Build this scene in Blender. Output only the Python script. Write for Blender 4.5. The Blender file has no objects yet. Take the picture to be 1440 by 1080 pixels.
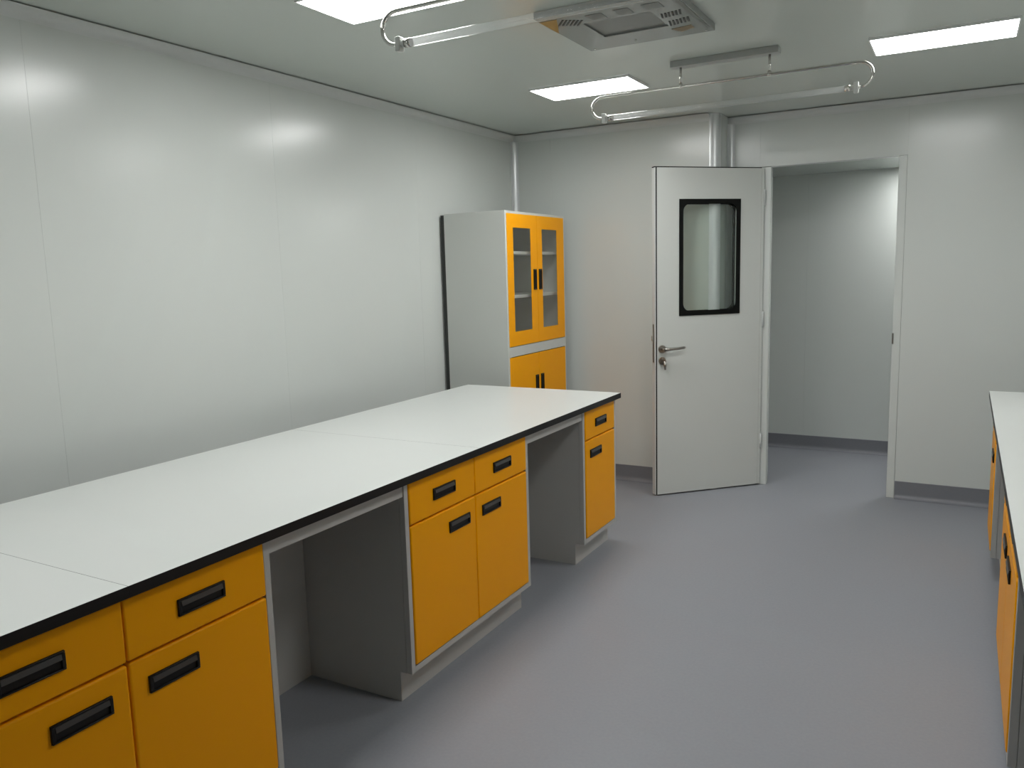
import bpy, bmesh, math
from mathutils import Vector, Matrix

scene = bpy.context.scene
COL = scene.collection

# ------------------------------------------------------------------ camera
HC = 2.383                                     # ceiling height
cam_data = bpy.data.cameras.new('camera')
cam = bpy.data.objects.new('camera', cam_data)
COL.objects.link(cam)
RIGHT = Vector((0.873067, 0.486846, -0.027107))
UP = Vector((-0.045194, 0.136148, 0.989657))
FWD = Vector((-0.485501, 0.862812, -0.140869))
rm = Matrix((RIGHT, UP, -FWD)).transposed().to_4x4()
cam.matrix_world = Matrix.Translation((2.8117, 0.0, 1.463)) @ rm
cam_data.sensor_fit = 'HORIZONTAL'
cam_data.sensor_width = 36.0
cam_data.lens = 28.307
cam_data.clip_start = 0.02
scene.camera = cam

# ------------------------------------------------------------------ world and exposure
world = bpy.data.worlds.new('world')
scene.world = world
world.use_nodes = True
world.node_tree.nodes['Background'].inputs['Color'].default_value = (0.6, 0.65, 0.7, 1)
world.node_tree.nodes['Background'].inputs['Strength'].default_value = 0.0
vs = scene.view_settings
vs.view_transform = 'Standard'
vs.look = 'None'
vs.gamma = 1.0
vs.use_curve_mapping = False
vs.exposure = 0.43
LAMP = 19.0                                     # radiance of the ceiling panels
CORRIDOR_LAMP = 21.0


# ------------------------------------------------------------------ materials
def mat(name, col, rough=0.5, metal=0.0, spec=0.5, noise=None, bump=None, coat=0.0):
    m = bpy.data.materials.new(name)
    m.use_nodes = True
    nt = m.node_tree
    b = nt.nodes['Principled BSDF']
    b.inputs['Base Color'].default_value = (*col, 1)
    b.inputs['Roughness'].default_value = rough
    b.inputs['Metallic'].default_value = metal
    b.inputs['Specular IOR Level'].default_value = spec
    b.inputs['Coat Weight'].default_value = coat
    tc = nt.nodes.new('ShaderNodeTexCoord')
    if noise:                                  # (scale, amount, tint of the other tone)
        sc, amt, col2 = noise
        n = nt.nodes.new('ShaderNodeTexNoise')
        n.inputs['Scale'].default_value = sc
        n.inputs['Detail'].default_value = 4
        nt.links.new(tc.outputs['Object'], n.inputs['Vector'])
        r = nt.nodes.new('ShaderNodeMapRange')
        r.inputs['From Min'].default_value = 0.3
        r.inputs['From Max'].default_value = 0.7
        r.inputs['To Max'].default_value = amt
        nt.links.new(n.outputs['Fac'], r.inputs['Value'])
        mx = nt.nodes.new('ShaderNodeMix')
        mx.data_type = 'RGBA'
        mx.inputs['A'].default_value = (*col, 1)
        mx.inputs['B'].default_value = (*col2, 1)
        nt.links.new(r.outputs['Result'], mx.inputs['Factor'])
        nt.links.new(mx.outputs['Result'], b.inputs['Base Color'])
    if bump:                                   # (scale, strength)
        n2 = nt.nodes.new('ShaderNodeTexNoise')
        n2.inputs['Scale'].default_value = bump[0]
        n2.inputs['Detail'].default_value = 3
        nt.links.new(tc.outputs['Object'], n2.inputs['Vector'])
        bp = nt.nodes.new('ShaderNodeBump')
        bp.inputs['Strength'].default_value = bump[1]
        bp.inputs['Distance'].default_value = 0.002
        nt.links.new(n2.outputs['Fac'], bp.inputs['Height'])
        nt.links.new(bp.outputs['Normal'], b.inputs['Normal'])
    return m


def glass_mat(name, tint, refl=1.0, rough=0.02, haze=0.0):
    m = bpy.data.materials.new(name)
    m.use_nodes = True
    nt = m.node_tree
    nt.nodes.remove(nt.nodes['Principled BSDF'])
    out = nt.nodes['Material Output']
    t = nt.nodes.new('ShaderNodeBsdfTransparent')
    t.inputs['Color'].default_value = (*tint, 1)
    g = nt.nodes.new('ShaderNodeBsdfGlossy')
    g.inputs['Roughness'].default_value = rough
    f = nt.nodes.new('ShaderNodeFresnel')
    geo = nt.nodes.new('ShaderNodeNewGeometry')
    ior = nt.nodes.new('ShaderNodeMapRange')   # same reflectance on the inner and outer face of the pane
    ior.inputs['To Min'].default_value = 1.5
    ior.inputs['To Max'].default_value = 1 / 1.5
    nt.links.new(geo.outputs['Backfacing'], ior.inputs['Value'])
    nt.links.new(ior.outputs['Result'], f.inputs['IOR'])
    mu = nt.nodes.new('ShaderNodeMath')
    mu.operation = 'MULTIPLY'
    mu.use_clamp = True
    mu.inputs[1].default_value = refl
    mx = nt.nodes.new('ShaderNodeMixShader')
    nt.links.new(f.outputs['Fac'], mu.inputs[0])
    nt.links.new(mu.outputs['Value'], mx.inputs['Fac'])
    if haze:                                   # milky quartz
        df = nt.nodes.new('ShaderNodeBsdfTranslucent')
        df.inputs['Color'].default_value = (0.9, 0.9, 0.9, 1)
        hz = nt.nodes.new('ShaderNodeMixShader')
        hz.inputs['Fac'].default_value = haze
        nt.links.new(t.outputs['BSDF'], hz.inputs[1])
        nt.links.new(df.outputs['BSDF'], hz.inputs[2])
        nt.links.new(hz.outputs['Shader'], mx.inputs[1])
    else:
        nt.links.new(t.outputs['BSDF'], mx.inputs[1])
    nt.links.new(g.outputs['BSDF'], mx.inputs[2])
    nt.links.new(mx.outputs['Shader'], out.inputs['Surface'])
    return m


def emit_mat(name, col, strength):
    m = bpy.data.materials.new(name)
    m.use_nodes = True
    nt = m.node_tree
    nt.nodes.remove(nt.nodes['Principled BSDF'])
    e = nt.nodes.new('ShaderNodeEmission')
    e.inputs['Color'].default_value = (*col, 1)
    e.inputs['Strength'].default_value = strength
    nt.links.new(e.outputs['Emission'], nt.nodes['Material Output'].inputs['Surface'])
    return m


M = dict(
    wall=mat('painted_wall_panel', (0.655, 0.685, 0.66), 0.22, noise=(1.2, 0.25, (0.63, 0.66, 0.64)), bump=(3.0, 0.02)),
    ceil=mat('painted_ceiling_panel', (0.61, 0.655, 0.61), 0.20, noise=(1.5, 0.25, (0.58, 0.625, 0.585))),
    trim=mat('aluminium_trim', (0.66, 0.68, 0.67), 0.32),
    floor=mat('vinyl_floor', (0.26, 0.27, 0.30), 0.42, noise=(90.0, 0.5, (0.295, 0.305, 0.33)), bump=(60, 0.03)),
    base=mat('vinyl_baseboard', (0.19, 0.195, 0.22), 0.45, noise=(90.0, 0.5, (0.21, 0.215, 0.235))),
    steel=mat('grey_laminate', (0.50, 0.50, 0.485), 0.42, noise=(25, 0.2, (0.475, 0.475, 0.46))),
    tallgrey=mat('pale_grey_steel', (0.60, 0.62, 0.59), 0.40),
    yellow=mat('yellow_lacquer', (0.98, 0.405, 0.0), 0.38, spec=0.15),
    top=mat('pale_worktop', (0.66, 0.68, 0.66), 0.34, noise=(4, 0.3, (0.64, 0.66, 0.645))),
    corner=mat('corner_profile', (0.74, 0.76, 0.77), 0.30, 0.35),
    edge=mat('black_phenolic_edge', (0.007, 0.007, 0.008), 0.4, spec=0.3),
    black=mat('black_plastic', (0.006, 0.006, 0.006), 0.4, spec=0.3),
    flap=mat('charcoal_plastic', (0.06, 0.06, 0.062), 0.3),
    rubber=mat('black_gasket', (0.004, 0.0045, 0.004), 0.6, spec=0.15),
    door=mat('painted_door', (0.66, 0.68, 0.65), 0.34, noise=(1.5, 0.2, (0.64, 0.66, 0.63))),
    chrome=mat('polished_steel', (0.62, 0.61, 0.58), 0.16, 1.0),
    brushed=mat('brushed_steel', (0.36, 0.34, 0.31), 0.3, 1.0),
    plastic=mat('white_plastic', (0.62, 0.64, 0.61), 0.4),
    bar=mat('grey_bar', (0.42, 0.435, 0.42), 0.4),
    acgrey=mat('ac_plastic', (0.27, 0.285, 0.27), 0.22),
    acdark=mat('ac_dark', (0.03, 0.033, 0.03), 0.5),
    acmid=mat('ac_mid', (0.16, 0.17, 0.16), 0.3),
    tape=mat('ochre_tape', (0.42, 0.25, 0.06), 0.5),
    tape2=mat('brown_tape', (0.26, 0.20, 0.12), 0.5),
    glass=glass_mat('clear_glass', (0.97, 0.975, 0.97)),
    dglass=glass_mat('door_glass', (0.965, 0.985, 0.975), 1.0),
    uv=glass_mat('quartz_tube', (0.97, 0.98, 0.98), 1.3, 0.10, 0.05),
    lamp=emit_mat('lamp_diffuser', (1.0, 1.0, 0.985), LAMP),
    dimlamp=emit_mat('dimmed_lamp_diffuser', (1.0, 1.0, 0.985), LAMP * 0.95),  # same panel type, strength turned down slightly to balance the near bench end
    clamp=emit_mat('corridor_lamp_diffuser', (1.0, 1.0, 0.985), CORRIDOR_LAMP),
    lampframe=mat('lamp_frame', (0.8, 0.81, 0.8), 0.35),
)


# ------------------------------------------------------------------ mesh helpers
class MB:
    """collects shapes into ONE mesh"""
    def __init__(self):
        self.bm = bmesh.new()

    def box(self, a, b, bev=0.0, seg=2, rot=None):
        lo = [min(a[i], b[i]) for i in range(3)]
        hi = [max(a[i], b[i]) for i in range(3)]
        r = bmesh.ops.create_cube(self.bm, size=1.0)
        vv = r['verts']
        for v in vv:
            v.co = Vector([lo[i] + (v.co[i] + 0.5) * (hi[i] - lo[i]) for i in range(3)])
        if bev > 0:
            ed = list({e for v in vv for e in v.link_edges})
            res = bmesh.ops.bevel(self.bm, geom=ed, offset=bev, segments=seg, profile=0.5, affect='EDGES')
            for f in res['faces']:
                f.smooth = True
        return self

    def prism(self, pts, axis, a, b):
        """polygon pts in the two axes other than axis (in x,y,z order), swept from a to b"""
        oth = [i for i in range(3) if i != axis]
        def P(p, t):
            c = [0, 0, 0]
            c[oth[0]], c[oth[1]], c[axis] = p[0], p[1], t
            return self.bm.verts.new(c)
        A = [P(p, a) for p in pts]
        B = [P(p, b) for p in pts]
        n = len(pts)
        fs = [self.bm.faces.new(A), self.bm.faces.new(B)]
        for i in range(n):
            fs.append(self.bm.faces.new((A[i], A[(i + 1) % n], B[(i + 1) % n], B[i])))
        bmesh.ops.recalc_face_normals(self.bm, faces=fs)
        return self

    def tube(self, path, r, seg=12, caps=True):
        path = [Vector(p) for p in path]
        rings = []
        n0 = None
        for i, p in enumerate(path):
            d = (path[min(i + 1, len(path) - 1)] - path[max(i - 1, 0)]).normalized()
            if n0 is None:
                n0 = d.orthogonal().normalized()
            else:
                n0 = (n0 - d * n0.dot(d)).normalized()
            b = d.cross(n0)
            rr = r[i] if isinstance(r, (list, tuple)) else r
            rings.append([self.bm.verts.new(p + (n0 * math.cos(2 * math.pi * k / seg) + b * math.sin(2 * math.pi * k / seg)) * rr) for k in range(seg)])
        fs = []
        for i in range(len(rings) - 1):
            for k in range(seg):
                f = self.bm.faces.new((rings[i][k], rings[i][(k + 1) % seg], rings[i + 1][(k + 1) % seg], rings[i + 1][k]))
                f.smooth = True
                fs.append(f)
        if caps:
            fs.append(self.bm.faces.new(rings[0]))
            fs.append(self.bm.faces.new(rings[-1]))
        bmesh.ops.recalc_face_normals(self.bm, faces=fs)
        return self

    def ring(self, outer, inner, axis, a, b):
        """frame between two loops with the same number of points, swept from a to b"""
        oth = [i for i in range(3) if i != axis]
        def P(p, t):
            c = [0, 0, 0]
            c[oth[0]], c[oth[1]], c[axis] = p[0], p[1], t
            return self.bm.verts.new(c)
        OA = [P(p, a) for p in outer]; OB = [P(p, b) for p in outer]
        IA = [P(p, a) for p in inner]; IB = [P(p, b) for p in inner]
        n = len(outer)
        fs = []
        for i in range(n):
            j = (i + 1) % n
            for q in ((OA[i], OA[j], IA[j], IA[i]), (OB[i], OB[j], IB[j], IB[i]),
                      (OA[i], OA[j], OB[j], OB[i]), (IA[i], IA[j], IB[j], IB[i])):
                fs.append(self.bm.faces.new(q))
        bmesh.ops.recalc_face_normals(self.bm, faces=fs)
        return self

    def build(self, name, material, parent=None, xf=None):
        me = bpy.data.meshes.new(name)
        if xf is not None:
            self.bm.transform(xf)
        self.bm.to_mesh(me)
        self.bm.free()
        me.materials.append(M[material] if isinstance(material, str) else material)
        o = bpy.data.objects.new(name, me)
        COL.objects.link(o)
        if parent is not None:
            o.parent = parent
        return o


def tag(o, label=None, cat=None, group=None, kind=None):
    if label: o['label'] = label
    if cat: o['category'] = cat
    if group: o['group'] = group
    if kind: o['kind'] = kind
    return o


def thing(name, loc, label, cat, group=None):
    o = bpy.data.objects.new(name, None)
    o.empty_display_size = 0.1
    COL.objects.link(o)
    o.location = loc
    return tag(o, label, cat, group)


def copy_thing(src, loc, label):
    def rec(o, par):
        c = o.copy()
        COL.objects.link(c)
        c.parent = par
        for ch in o.children:
            rec(ch, c)
        return c
    r = rec(src, None)
    r.location = loc
    r['label'] = label
    return r


def rrect(x0, x1, y0, y1, r, seg=6):
    pts = []
    for cx, cy, a0 in ((x1 - r, y1 - r, 0), (x0 + r, y1 - r, 90), (x0 + r, y0 + r, 180), (x1 - r, y0 + r, 270)):
        for k in range(seg + 1):
            a = math.radians(a0 + 90 * k / seg)
            pts.append((cx + r * math.cos(a), cy + r * math.sin(a)))
    return pts


def rect_like(x0, x1, y0, y1, seg=6):
    """sharp rectangle with the same number of points as rrect"""
    pts = []
    for cx, cy in ((x1, y1), (x0, y1), (x0, y0), (x1, y0)):
        pts += [(cx, cy)] * (seg + 1)
    out = []
    for i, q in enumerate(pts):                # spread the repeats a hair so that no face collapses
        k = i % (seg + 1) - seg / 2
        c = i // (seg + 1)
        d = ((-1, 1), (-1, -1), (1, -1), (1, 1))[c]
        e = 0.004 * abs(k) / (seg / 2)
        if k < 0:
            out.append((q[0], q[1] - e) if c == 0 else (q[0] + e, q[1]) if c == 1 else (q[0], q[1] + e) if c == 2 else (q[0] - e, q[1]))
        else:
            out.append((q[0] - e, q[1]) if c == 0 else (q[0], q[1] - e) if c == 1 else (q[0] + e, q[1]) if c == 2 else (q[0], q[1] + e))
    return out


# ------------------------------------------------------------------ the room shell
Y1 = 5.105        # far wall, part beside the tall cabinet
Y2 = 5.355        # far wall, part with the doorway (stepped back)
XS = 1.4447       # the step
XR = 3.86         # right wall
YB = -2.3         # wall behind the camera
YC = 6.541        # corridor far wall
ZC = 2.11         # corridor ceiling
TH = 0.05
OX0, OX1 = 1.714, 2.442
LINTEL = 2.058
JL, JR = 1.645, 2.487

S = lambda o: tag(o, kind='structure')
S(MB().box((-0.1, YB - 0.1, -0.1), (5.2, 6.75, 0.0)).build('floor', 'floor'))
S(MB().box((-0.1, YB - 0.1, HC), (XR + 0.1, Y2 + TH, HC + 0.1)).build('ceiling', 'ceil'))


def wall_with_panels(name, axis, face, back, cuts, z0, z1, material='wall'):
    """backing sheet + panels side by side; axis = the direction the panels follow"""
    sgn = 1 if face > back else -1
    def bx(a, b, f, k):
        if axis == 1:
            return (min(f, k), a, z0), (max(f, k), b, z1)
        return (a, min(f, k), z0), (b, max(f, k), z1)
    w = MB().box(*bx(cuts[0], cuts[-1], face - sgn * 0.006, back)).build(name, material)
    S(w)
    for a, b in zip(cuts[:-1], cuts[1:]):
        MB().box(*bx(a + 0.0001, b - 0.0001, face, face - sgn * 0.0058), bev=0.0004, seg=1).build('wall_panel', material, w)
    return w


P0 = 1.694 - 1.12 * 3
wall_with_panels('wall_left', 1, 0.0, -0.05, [YB, P0 - 0.0] + [P0 + 1.12 * k for k in range(1, 7)] + [Y1], 0, HC)
wall_with_panels('wall_far', 0, Y1, Y1 + TH, [0.0, 0.29, 1.39], 0, HC)
w2 = wall_with_panels('wall_doorway', 0, Y2, Y2 + TH, [XS - 0.05, JL], 0, HC)
wall_with_panels('wall_doorway_side', 0, Y2, Y2 + TH, [JR, 3.60, XR], 0, HC)
wall_with_panels('wall_doorway_header', 0, Y2, Y2 + TH, [JL, JR], LINTEL + 0.004, HC)
S(MB().box((XS - 0.05, Y1 + 0.055, 0), (XS, Y2 - 0.0005, HC)).build('wall_step', 'wall'))
wall_with_panels('wall_right', 1, XR, XR + 0.05, [YB] + [P0 + 1.12 * k for k in range(1, 7)] + [Y2], 0, HC)
wall_with_panels('wall_back', 0, YB, YB - 0.05, [0, 1.12, 2.24, 3.36, XR], 0, HC)

# corridor behind the doorway
wall_with_panels('wall_corridor_far', 0, YC, YC + 0.05, [-0.1, 0.6, 1.75, 2.9, 4.05, 5.2], 0, ZC)
S(MB().box((-0.1, Y2 + TH + 0.0005, ZC), (5.2, YC + 0.05, ZC + 0.05)).build('ceiling_corridor', 'ceil'))
S(MB().box((-0.15, Y2 + TH, 0), (-0.1, YC + 0.05, ZC)).build('wall_corridor_left', 'wall'))
S(MB().box((5.2, Y2 + TH, 0), (5.25, YC + 0.05, ZC)).build('wall_corridor_right', 'wall'))
S(MB().box((XR + 0.002, Y2, 0), (5.2, Y2 + TH, ZC)).build('wall_corridor_near', 'wall'))
S(MB().box((-0.1, Y2, 0), (XS - 0.052, Y2 + TH, ZC)).build('wall_corridor_behind', 'wall'))


def cove(cx, cy, sx, sy, r, n=7):
    """concave corner fillet: corner point, directions into the room"""
    pts = [(cx, cy)]
    for k in range(n + 1):
        a = math.pi / 2 * k / n
        pts.append((cx + sx * (r - r * math.sin(a)), cy + sy * (r - r * math.cos(a))))
    return pts


def smooth_prism(pts, axis, a, b, name, material):
    o = MB().prism(pts, axis, a, b).build(name, material)
    for p in o.data.polygons:
        p.use_smooth = len(p.vertices) == 4
    mod = o.modifiers.new('split', 'EDGE_SPLIT')
    mod.split_angle = math.radians(40)
    return S(o)


R_ = 0.04
e = 0.0006
smooth_prism(cove(e, HC - 0.005, 1, -1, R_), 1, YB + R_, Y1 - 0.001, 'trim_1', 'trim')            # ceiling cove, left wall
smooth_prism(cove(Y1 - e, HC - 0.005, -1, -1, R_), 0, 0.001, 1.39, 'trim_2', 'trim')                # ceiling cove, far wall
smooth_prism(cove(Y2 - e, HC - 0.005, -1, -1, R_), 0, XS + 0.001, XR - R_, 'trim_3', 'trim')         # ceiling cove, doorway wall
smooth_prism(cove(XR - e, HC - 0.005, -1, -1, R_), 1, YB + R_, Y2 - R_, 'trim_4', 'trim')
smooth_prism(cove(e, Y1 - e, 1, -1, 0.04), 2, 0.0, HC - R_, 'trim_5', 'corner')                 # corner fillet behind the cabinet
smooth_prism(cove(XS + e, Y2 - e, 1, -1, 0.04), 2, 0.0, HC - R_, 'trim_6', 'corner')            # corner fillet in the step
smooth_prism(cove(XR - e, Y2 - e, -1, -1, 0.04), 2, 0.0, HC - R_, 'trim_7', 'trim')
# rounded outer corner of the step
q = [(1.39, Y1 + 0.0548), (1.39, Y1 - 0.002)]
for k in range(10):
    a = math.pi / 2 * k / 9
    q.append((1.3925 + 0.0555 * math.sin(a), Y1 + 0.0535 - 0.0555 * math.cos(a)))
q.append((XS + 0.003, Y1 + 0.0548))
smooth_prism(q, 2, 0.0, HC - 0.0006, 'trim_8', 'corner')


def base_profile(face, sgn):
    """coved vinyl skirting: list of (offset from wall, z)"""
    t, h, r = 0.004, 0.108, 0.03
    pts = [(0.0004, 0.0004), (0.0004, h), (t, h - 0.002)]
    for k in range(7):
        a = math.pi / 2 * k / 6
        pts.append((t + r - r * math.cos(a), 0.0008 + r - r * math.sin(a)))
    pts.append((t + r, 0.0004))
    return [(face + sgn * d, z) for d, z in pts]


smooth_prism(base_profile(0, 1), 1, YB, Y1 - 0.04, 'baseboard_left', 'base')
smooth_prism(base_profile(Y1, -1), 0, 0.04, 1.385, 'baseboard_far', 'base')
smooth_prism(base_profile(XS, 1), 1, Y1 + 0.06, Y2 - 0.04, 'baseboard_step', 'base')
smooth_prism(base_profile(Y2, -1), 0, JR + 0.002, XR - 0.04, 'baseboard_doorway', 'base')
smooth_prism(base_profile(XR, -1), 1, YB, Y2 - 0.04, 'baseboard_right', 'base')
smooth_prism(base_profile(YC, -1), 0, -0.1, 5.2, 'baseboard_corridor', 'base')

# door frame
fr = MB().box((JL + 0.001, Y2 - 0.001, 0), (OX0, Y2 + TH + 0.003, LINTEL), 0.001, 1).build('trim_9', 'wall')
S(fr)
MB().box((OX1, Y2 - 0.001, 0), (JR - 0.001, Y2 + TH + 0.003, LINTEL), 0.001, 1).build('jamb', 'wall', fr)
MB().box((OX0 + 0.0005, Y2 - 0.003, LINTEL), (OX1 - 0.0005, Y2 + TH + 0.003, LINTEL + 0.0035), 0.0008, 1).build('head_rail', 'trim', fr)
MB().box((OX1 - 0.0015, Y2 - 0.001, 0.955), (OX1 - 0.0002, Y2 + 0.02, 1.02)).box((OX1 - 0.0002, Y2 - 0.0042, 0.955), (OX1 + 0.008, Y2 - 0.0032, 1.02)).build('strike_plate', 'brushed', fr)

# ------------------------------------------------------------------ door leaf, open into the room
HX, HY = 1.6784, 5.341
LX, LY = 1.1427, 4.7988
DW = math.hypot(LX - HX, LY - HY)
ang = math.atan2(LY - HY, LX - HX)
# local frame: u along the leaf from hinge to latch, v away from the camera (thickness), z up
u = Vector((math.cos(ang), math.sin(ang), 0))
v = Vector((u.y, -u.x, 0))
if v.dot(Vector((2.81 - 1.4, 0 - 5.07, 0))) > 0:
    v = -v
XF = Matrix(((u.x, v.x, 0, HX), (u.y, v.y, 0, HY), (0, 0, 1, 0), (0, 0, 0, 1)))
dz0, dz1 = 0.009, 2.057
DT = 0.042
u0 = 0.022
door = MB()
wo = (0.172, 0.598, 1.146, 1.863)              # window opening: u0,u1,z0,z1
door.ring([(DW - 0.014, dz1 - 0.006), (u0, dz1 - 0.006), (u0, dz0), (DW - 0.014, dz0)],
          [(wo[1] - 0.012, wo[3] - 0.012), (wo[0] + 0.012, wo[3] - 0.012), (wo[0] + 0.012, wo[2] + 0.012), (wo[1] - 0.012, wo[2] + 0.012)], 1, 0, DT)
d1 = S(door.build('door_1', 'door', None, XF))
MB().box((DW - 0.014, 0.0015, dz0), (DW - 0.006, DT - 0.001, dz1 - 0.006)).box((u0, 0.0015, dz1 - 0.006), (DW, DT - 0.001, dz1)).build('edge_groove', 'rubber', d1, XF)
MB().box((DW - 0.006, 0.0005, dz0), (DW, DT, dz1 - 0.006), 0.001, 1).build('edge_strip', 'trim', d1, XF)
for s0, s1 in ((-0.006, 0.004), (DT - 0.004, DT + 0.006)):
    MB().ring(rect_like(wo[0], wo[1], wo[2], wo[3]), rrect(wo[0] + 0.026, wo[1] - 0.026, wo[2] + 0.03, wo[3] - 0.03, 0.045), 1, s0, s1).build('window_gasket', 'rubber', d1, XF)
for s0 in (0.005, DT - 0.009):
    MB().box((wo[0] + 0.013, s0, wo[2] + 0.013), (wo[1] - 0.013, s0 + 0.004, wo[3] - 0.013)).build('glass_pane', 'dglass', d1, XF)
for s, base in ((-1, 0.0), (1, DT)):
    yf = lambda d: base + s * d
    cu, cz = 0.7165, 0.944
    lv = MB()
    lv.tube([(cu, yf(0.0002), cz), (cu, yf(0.009), cz)], 0.025, 20)
    lv.tube([(cu, yf(0.008), cz), (cu, yf(0.045), cz)], 0.010, 14)
    lv.tube([(cu + 0.006, yf(0.046), cz), (cu - 0.02, yf(0.05), cz + 0.001), (cu - 0.08, yf(0.05), cz + 0.003), (cu - 0.128, yf(0.047), cz + 0.006), (cu - 0.14, yf(0.042), cz + 0.007)], [0.0105, 0.0095, 0.0085, 0.0085, 0.006], 12)
    lv.build('door_lever', 'brushed', d1, XF)
    lc = MB()
    lc.tube([(cu, yf(0.0002), cz - 0.073), (cu, yf(0.009), cz - 0.073)], 0.024, 20)
    lc.box((cu - 0.007, yf(0.008), cz - 0.092), (cu + 0.007, yf(0.014), cz - 0.058), 0.003)
    lk = lc.build('lock_cylinder', 'brushed', d1, XF)
    if s < 0:
        MB().box((cu - 0.0015, yf(0.012), cz - 0.079), (cu + 0.0015, yf(0.028), cz - 0.067)).tube([(cu - 0.006, yf(0.03), cz - 0.075), (cu - 0.008, yf(0.031), cz - 0.128)], [0.011, 0.006], 10).build('key', 'brushed', lk, XF)
MB().box((DW + 0.0002, 0.012, 0.86), (DW + 0.0022, 0.031, 1.10), 0.0008, 1).build('lock_plate', 'brushed', d1, XF)
MB().box((DW + 0.0022, 0.016, 0.995), (DW + 0.014, 0.027, 1.03), 0.003, 2).build('latch_bolt', 'chrome', d1, XF)
MB().box((0.002, 0.0008, dz0), (u0 - 0.0015, 0.0165, dz1 - 0.006), 0.001, 1).build('edge_strip', 'door', d1, XF)
for z in (0.25, 1.05, 1.82):
    MB().tube([(0.002, -0.004, z), (0.002, -0.004, z + 0.1)], 0.0055, 12).build('hinge', 'trim', d1, XF)


# ------------------------------------------------------------------ lab benches
ZT, TT = 0.8075, 0.027        # worktop height and thickness
ZU = ZT - TT
ZTOE, TOE = 0.109, 0.0507


def handle(xf_, sgn, yc, zc, parent, vertical=False):
    """black recessed pull: rim, dark cup and a slanted finger flap, on the face x = xf_ looking along sgn"""
    w, h = 0.0685, 0.0205
    X = lambda d: xf_ + sgn * d
    def B(mb, d0, d1, a0, a1, b0, b1, bev=0):
        if vertical:
            mb.box((X(d0), yc + b0, zc + a0), (X(d1), yc + b1, zc + a1), bev, 1)
        else:
            mb.box((X(d0), yc + a0, zc + b0), (X(d1), yc + a1, zc + b1), bev, 1)
    mb = MB()
    B(mb, 0.0002, 0.0012, -w, w, -h, h)                        # cup floor
    t = 0.0045
    B(mb, 0.0002, 0.0062, -w, w, h - t, h, 0.0012)
    B(mb, 0.0002, 0.0062, -w, w, -h, -h + t, 0.0012)
    B(mb, 0.0002, 0.0062, -w, -w + 0.008, -h + t, h - t, 0.001)
    B(mb, 0.0002, 0.0062, w - 0.008, w, -h + t, h - t, 0.001)
    hd = mb.build('handle', 'black', parent)
    return hd


def handle_flap(xf_, sgn, yc, zc, mb):
    X = lambda d: xf_ + sgn * d
    mb.prism([(X(0.0014), zc + 0.0155), (X(0.0058), zc + 0.0155), (X(0.0085), zc + 0.0035), (X(0.0066), zc + 0.0035)], 1, yc - 0.060, yc + 0.060)


def pull(xf_, sgn, yc, zc, parent):
    hd = handle(xf_, sgn, yc, zc, parent)
    # the flap belongs to the same handle mesh: joined as a second material
    mb = bmesh.new()
    mb.from_mesh(hd.data)
    n0 = len(mb.faces)
    t = MB()
    handle_flap(xf_, sgn, yc, zc, t)
    tmp = bpy.data.meshes.new('flap')
    t.bm.to_mesh(tmp)
    t.bm.free()
    mb.from_mesh(tmp)
    mb.faces.ensure_lookup_table()
    for f in list(mb.faces)[n0:]:
        f.material_index = 1
    mb.to_mesh(hd.data)
    mb.free()
    bpy.data.meshes.remove(tmp)
    hd.data.materials.append(M['flap'])
    return hd


def base_cabinet(y0, y1, face, sgn, back, label, group, single=False, loc=None, flip=False):
    """sgn: direction the doors look along x; built in world coordinates"""
    c = thing('base_cabinet', (0, 0, 0), label, 'cabinet', group)
    X = lambda d: face + sgn * d                # d<0 goes into the cabinet
    y0 += 0.0008; y1 -= 0.0008
    top = ZU - 0.0006
    # carcass: stops behind the doors, notched for the toe space
    prof = [(back, 0.0), (X(-TOE), 0.0), (X(-TOE), ZTOE), (X(-0.0225), ZTOE), (X(-0.0225), top), (back, top)]
    MB().prism(prof, 1, y0, y1).build('carcass', 'steel', c)
    ff = MB()
    st = 0.021
    ff.box((X(0), y0, ZTOE), (X(-0.022), y0 + st, top), 0.0012, 1)
    ff.box((X(0), y1 - st, ZTOE), (X(-0.022), y1, top), 0.0012, 1)
    ff.box((X(0), y0 + st, ZTOE), (X(-0.022), y1 - st, ZTOE + 0.022), 0.0012, 1)
    ff.box((X(0), y0 + st, 0.7735), (X(-0.022), y1 - st, top), 0.001, 1)
    ff.build('face_frame', 'steel', c)
    MB().box((X(-TOE + 0.001), y0 + 0.001, 0.0005), (X(-TOE + 0.0002), y1 - 0.001, ZTOE - 0.0005)).build('toe_kick', 'steel', c)
    a, b = y0 + st + 0.002, y1 - st - 0.002
    mid = (a + b) / 2
    cols = [(a, b)] if single else [(a, mid - 0.0013), (mid + 0.0013, b)]
    for i, (p, q_) in enumerate(cols):
        d = MB().box((X(-0.020), p, 0.6275), (X(0.004), q_, 0.7715), 0.005, 3).build('drawer', 'yellow', c)
        pull(X(0.004), sgn, (p + q_) / 2, 0.699, d)
        d = MB().box((X(-0.020), p, 0.1335), (X(0.004), q_, 0.6215), 0.006, 3).build('door', 'yellow', c)
        if single:
            yc = p + 0.119 if not flip else q_ - 0.119
        else:
            yc = q_ - 0.1125 if i == 0 else p + 0.1125
        pull(X(0.004), sgn, yc, 0.553, d)
    return c


def knee_unit(y0, y1, face, sgn, xb, label, group):
    k = thing('knee_space_frame', (0, 0, 0), label, 'frame', group)
    X = lambda d: face + sgn * d
    MB().box((X(-0.004), y0 + 0.0006, 0.732), (X(-0.022), y1 - 0.0006, ZU - 0.0006), 0.001, 1).build('apron_rail', 'steel', k)
    MB().box((xb, y0 + 0.0006, 0.0), (xb - sgn * 0.016, y1 - 0.0006, ZU - 0.0006)).build('back_panel', 'steel', k)
    return k


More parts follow.
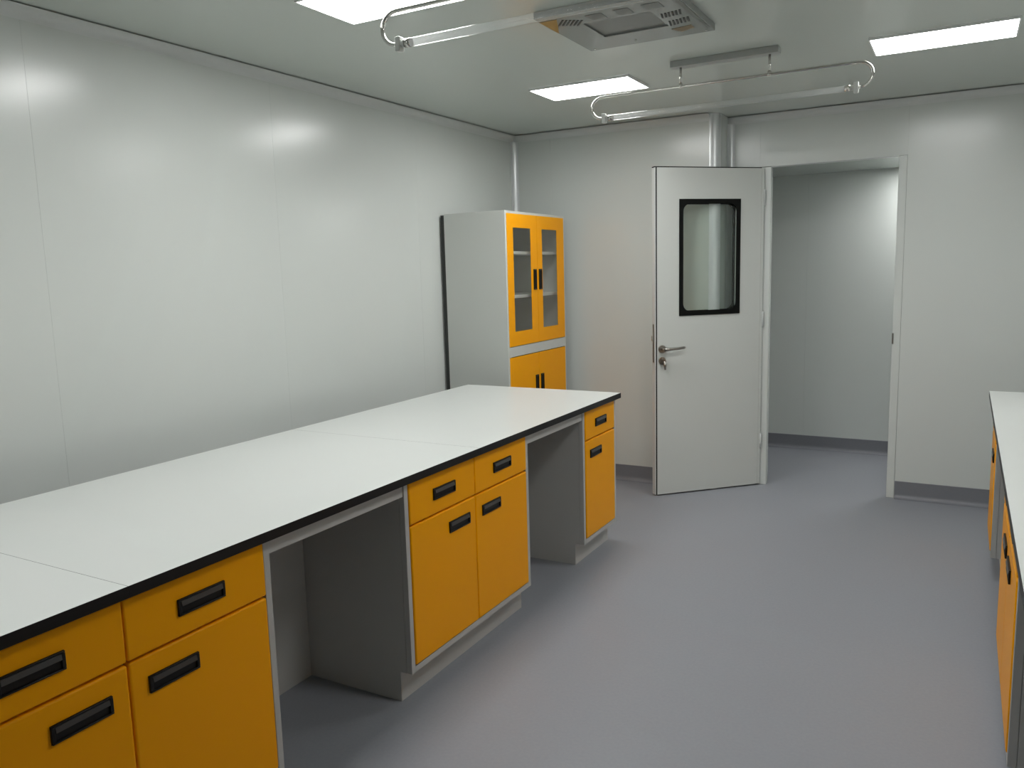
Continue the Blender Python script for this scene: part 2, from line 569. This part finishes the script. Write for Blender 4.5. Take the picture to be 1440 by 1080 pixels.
def worktop(x0, x1, cuts, label):
    w = thing('worktop', ((x0 + x1) / 2, (cuts[0] + cuts[-1]) / 2, ZU), label, 'worktop')
    inv = Matrix.Translation(-w.location)
    for a, b in zip(cuts[:-1], cuts[1:]):
        m = MB().box((x0, a + 0.0001, ZU), (x1, b - 0.0001, ZT), 0.0004, 1)
        s = m.build('slab', 'edge', w, inv)
        s.data.materials.append(M['top'])
        for p in s.data.polygons:
            if p.normal.z > 0.9:
                p.material_index = 1
    return w


W, WF, XB0 = 1.2619, 1.2334, 0.3155
worktop(XB0, W, [-0.400, 1.0384, 2.500, 3.9162], 'long pale worktop with black edge on the yellow-fronted bench near the tall cabinet')
GB = 'yellow base cabinets under the bench by the tall cabinet'
GK = 'open knee spaces under the bench by the tall cabinet'
Cb = XB0 + 0.03
base_cabinet(3.4874, 3.906, WF, 1, Cb, 'narrow yellow cabinet with one drawer and one door at bench end facing the doorway', GB, single=True)
base_cabinet(2.0592, 2.9249, WF, 1, Cb, 'yellow double cabinet between two open knee spaces, bench near the tall cabinet', GB)
base_cabinet(0.603, 1.4689, WF, 1, Cb, 'yellow double cabinet under the worktop seam, second from the narrow end cabinet', GB)
base_cabinet(-0.395, 0.023, WF, 1, Cb, 'narrow yellow cabinet at bench end farthest from the tall cabinet', GB, single=True, flip=True)
knee_unit(2.9249, 3.4874, WF, 1, 0.7705, 'grey knee space frame between narrow end cabinet and double cabinet', GK)
knee_unit(1.4689, 2.0592, WF, 1, 0.7705, 'grey knee space frame between the two yellow double cabinets', GK)
knee_unit(0.023, 0.603, WF, 1, 0.7705, 'grey knee space frame at bench end farthest from the tall cabinet', GK)

RW, RF = 2.940, 2.968
worktop(RW, 3.842, [0.445, 1.816, 4.558], 'pale worktop of the opposite bench near the doorway, seen at its edge')
GB2 = 'yellow base cabinets under the opposite bench'
GK2 = 'open knee spaces under the opposite bench'
base_cabinet(4.10, 4.548, RF, -1, 3.80, 'narrow cabinet at opposite bench end beside the doorway wall', GB2, single=True)
base_cabinet(2.365, 3.20, RF, -1, 3.80, 'yellow double cabinet under the middle of the opposite bench', GB2)
base_cabinet(0.70, 1.57, RF, -1, 3.80, 'yellow double cabinet at opposite bench end away from the doorway', GB2)
knee_unit(3.20, 4.10, RF, -1, 3.45, 'grey knee space frame of opposite bench beside its narrow end cabinet', GK2)
knee_unit(1.57, 2.365, RF, -1, 3.45, 'grey knee space frame of opposite bench between its double cabinets', GK2)

# ------------------------------------------------------------------ tall glazed cabinet in the corner
TX0, TX1, TY0, TY1, TZ = 0.0385, 0.4634, 4.141, 4.935, 1.804
tc = thing('tall_cabinet', (0, 0, 0), 'tall grey storage cabinet with yellow doors, the upper pair glazed, in the corner', 'cabinet')
t = 0.018
bd = MB()
bd.box((TX0, TY0, 0), (TX1, TY0 + t, TZ), 0.001, 1)
bd.box((TX0, TY1 - t, 0), (TX1, TY1, TZ), 0.001, 1)
bd.box((TX0, TY0 + t, 0.0), (TX0 + 0.012, TY1 - t, TZ - 0.001))
bd.box((TX0 + 0.012, TY0 + t, TZ - t), (TX1, TY1 - t, TZ - 0.0005))
bd.box((TX0 + 0.012, TY0 + t, 0.08), (TX1 - 0.002, TY1 - t, 0.10))
bd.build('carcass', 'tallgrey', tc)
MB().box((0.0125, TY0 + 0.004, 0.0), (TX0 - 0.0004, TY1 - 0.004, TZ - 0.006)).build('back_board', 'acdark', tc)
MB().box((TX1 - 0.02, TY0 + t, 0.941), (TX1, TY1 - t, 1.001), 0.001, 1).box((TX0 + 0.012, TY0 + t, 0.96), (TX1 - 0.02, TY1 - t, 0.985)).build('middle_rail', 'tallgrey', tc)
MB().box((TX1 - 0.04, TY0 + t, 0.0), (TX1 - 0.025, TY1 - t, 0.08)).build('plinth', 'steel', tc)
for z in (1.553, 1.288):
    MB().box((TX0 + 0.013, TY0 + t + 0.0005, z), (TX1 - 0.035, TY1 - t - 0.0005, z + 0.018), 0.001, 1).build('shelf', 'tallgrey', tc)
MB().box((TX0 + 0.013, TY0 + t + 0.0005, 0.50), (TX1 - 0.035, TY1 - t - 0.0005, 0.518), 0.001, 1).build('shelf', 'tallgrey', tc)
ym = 4.5345


def vpull(y, z0, z1, parent):
    x = TX1 + 0.0025
    mb = MB().box((x + 0.0002, y - 0.0185, z0), (x + 0.0012, y + 0.0185, z1))
    mb.box((x + 0.0002, y - 0.0185, z0), (x + 0.006, y - 0.0145, z1), 0.001, 1)
    mb.box((x + 0.0002, y + 0.0145, z0), (x + 0.006, y + 0.0185, z1), 0.001, 1)
    mb.box((x + 0.0002, y - 0.0145, z0), (x + 0.006, y + 0.0145, z0 + 0.007), 0.001, 1)
    mb.box((x + 0.0002, y - 0.0145, z1 - 0.007), (x + 0.006, y + 0.0145, z1), 0.001, 1)
    mb.prism([(x + 0.0014, y - 0.012), (x + 0.0056, y - 0.012), (x + 0.008, y + 0.002), (x + 0.006, y + 0.002)], 2, z0 + 0.009, z1 - 0.009)
    mb.build('handle', 'black', parent)


for (a, b, g0, g1, hy, hz) in ((TY0 + 0.0155, ym - 0.0012, 4.230, 4.450, 4.497, 0), (ym + 0.0012, TY1 - 0.0155, 4.604, 4.815, 4.570, 0)):
    x0, x1 = TX1 + 0.0003, TX1 + 0.0025
    d = MB().ring([(b, 1.789), (a, 1.789), (a, 1.004), (b, 1.004)], [(g1, 1.708), (g0, 1.708), (g0, 1.091), (g1, 1.091)], 0, TX1 - 0.016 + 0.0164, x1).build('glazed_door', 'yellow', tc)
    MB().box((x0 + 0.0006, g0 + 0.0005, 1.0915), (x0 + 0.0014, g1 - 0.0005, 1.7075)).build('glass_pane', 'glass', d)
    vpull(hy, 1.334, 1.461, d)
    d = MB().box((x0, a, 0.088), (x1, b, 0.938), 0.0009, 1).build('door', 'yellow', tc)
    vpull(hy, 0.672, 0.798, d)

# ------------------------------------------------------------------ ceiling panel lights
def panel_light(x0, y0, label, group, z=HC, m='lamp'):
    w, d, h = 0.545, 0.305, 0.012
    L = thing('ceiling_light', (x0 + w / 2, y0 + d / 2, z), label, 'ceiling light', group)
    inv = Matrix.Translation(-L.location)
    MB().ring([(x0, y0), (x0 + w, y0), (x0 + w, y0 + d), (x0, y0 + d)],
              [(x0 + 0.006, y0 + 0.006), (x0 + w - 0.006, y0 + 0.006), (x0 + w - 0.006, y0 + d - 0.006), (x0 + 0.006, y0 + d - 0.006)], 2, z - h, z - 0.0004).build('frame', 'lampframe', L, inv)
    MB().box((x0 + 0.0062, y0 + 0.0062, z - h + 0.001), (x0 + w - 0.0062, y0 + d - 0.0062, z - h + 0.004)).build('diffuser', m, L, inv)
    return L


GL = 'lit panel lights on the ceiling of the room'
rows = (3.835, 2.153)
near = ('in front of the tall cabinet corner', 'over the bench, partly beyond one hanging tube lamp', 'over the bench end farthest from the tall cabinet', 'behind the benches beside the blank wall')
nearr = ('above the opposite bench near the doorway', 'above the middle of the opposite bench', 'above the opposite bench end away from the doorway', 'farthest from the doorway on the opposite bench side')
for i, y in enumerate(rows):
    panel_light(0.80, y, 'glowing white panel light ' + near[i], GL)
    panel_light(2.412, y, 'glowing white panel light ' + nearr[i], GL)
panel_light(0.80, 0.47, 'glowing white panel light ' + near[2], GL, HC, 'dimlamp')
panel_light(2.52, 6.19, 'panel light on the corridor ceiling beyond the doorway', None, ZC, 'clamp')


# ------------------------------------------------------------------ hanging tube lamps
def tube_lamp(y, label, dz=0.0):
    g = 'hanging tube lamps under the ceiling'
    L = thing('tube_lamp', (1.825, y, HC), label, 'tube lamp', g)
    inv = Matrix.Translation(-L.location)
    zu, zl = 2.272 + dz, 2.172 + dz
    r = (zu - zl) / 2
    xa, xb = 1.245, 2.388
    MB().box((1.59, y - 0.028, HC - 0.028), (2.07, y + 0.026, HC - 0.0005), 0.002, 2).build('mounting_bar', 'bar', L, inv)
    for x in (1.632, 2.028):
        MB().tube([(x, y, HC - 0.028), (x, y, zu + 0.004)], 0.0055, 10).tube([(x, y, zu + 0.014), (x, y, zu - 0.008)], 0.0085, 10).build('hanger', 'chrome', L, inv)
    left = [(xa + 0.0 + 1.1 * r * math.cos(math.pi * (1.5 - k / 12)), y, zl + r + r * math.sin(math.pi * (1.5 - k / 12))) for k in range(13)]
    rightp = [(xb + 1.1 * r * math.cos(math.pi * (0.5 - k / 12)), y, zl + r + r * math.sin(math.pi * (0.5 - k / 12))) for k in range(13)]
    MB().tube(left + rightp, 0.0065, 12).build('frame_tube', 'chrome', L, inv)
    for x, s in ((xa, 1), (xb, -1)):
        MB().box((x - 0.002 * s, y - 0.013, zl - 0.022), (x + 0.018 * s, y + 0.013, zl + 0.022), 0.004, 2).tube([(x + 0.016 * s, y, zl), (x + 0.03 * s, y, zl)], 0.0115, 14).build('socket', 'plastic', L, inv)
        MB().tube([(x + 0.0302 * s, y, zl), (x + 0.052 * s, y, zl)], 0.0135, 16).build('end_cap', 'chrome', L, inv)
    MB().tube([(xa + 0.0522, y, zl), (xb - 0.0522, y, zl)], 0.013, 20, caps=False).build('glass_tube', 'uv', L, inv)
    return L


tube_lamp(3.75, 'unlit glass tube lamp in a looped chrome frame hanging near the doorway wall')
tube_lamp(2.12, 'unlit glass tube lamp in a looped frame hanging beside the ceiling unit', -0.012)

# ------------------------------------------------------------------ ceiling air conditioner
AX0, AX1, AY0, AY1 = 1.402, 1.922, 2.74, 3.26
ac = thing('ceiling_air_conditioner', ((AX0 + AX1) / 2, (AY0 + AY1) / 2, HC), 'square grey ceiling cassette air conditioner with dark vents and tape', 'air conditioner')
inv = Matrix.Translation(-ac.location)
zb = 2.358
MB().ring([(AX0, AY0), (AX1, AY0), (AX1, AY1), (AX0, AY1)], [(1.53, 2.89), (1.79, 2.89), (1.79, 3.10), (1.53, 3.10)], 2, zb, HC - 0.0005).build('panel', 'acgrey', ac, inv)
MB().box((1.5305, 2.8905, zb + 0.006), (1.7895, 3.0995, zb + 0.012)).build('intake_plate', 'acmid', ac, inv)
for x0, x1 in ((1.575, 1.637), (1.682, 1.738), (1.785, 1.850)):
    MB().box((x0, 2.803, zb - 0.0014), (x1, 2.868, zb - 0.0002), 0.0004, 1).build('vent', 'acmid', ac, inv)


def slot(x, y, dx, dy):
    a = Vector((x, y)); b = Vector((x + dx, y + dy)); n = Vector((-dy, dx)).normalized() * 0.0038
    MB().prism([tuple(a - n), tuple(b - n), tuple(b + n), tuple(a + n)], 2, zb - 0.0014, zb - 0.0002).build('slot', 'acdark', ac, inv)


for k in range(6):
    slot(1.448 + 0.0115 * k, 2.858 + 0.008 * k, 0.040, -0.054)
    slot(1.803 + 0.014 * k, 2.992 - 0.002 * k, 0.012, -0.052)
    slot(1.800 + 0.0145 * k, 3.100 - 0.003 * k, 0.012, -0.058)
MB().prism([(1.898, 2.76), (1.917, 2.76), (1.917, 3.20), (1.905, 3.20)], 2, zb - 0.0014, zb - 0.0002).build('louver', 'acmid', ac, inv)
MB().prism([(1.4025, 2.786), (1.472, 2.786), (1.4025, 2.95)], 2, zb - 0.0014, zb - 0.0002).build('tape_patch', 'tape', ac, inv)
MB().prism([(1.786, 3.145), (1.868, 3.13), (1.868, 3.172), (1.812, 3.20)], 2, zb - 0.0014, zb - 0.0002).build('tape_patch', 'tape2', ac, inv)
for x, y in ((1.62, 3.20), (1.43, 3.235), (1.895, 3.235)):
    MB().tube([(x, y, zb - 0.003), (x, y, zb - 0.0001)], 0.005, 10).build('screw', 'chrome', ac, inv)
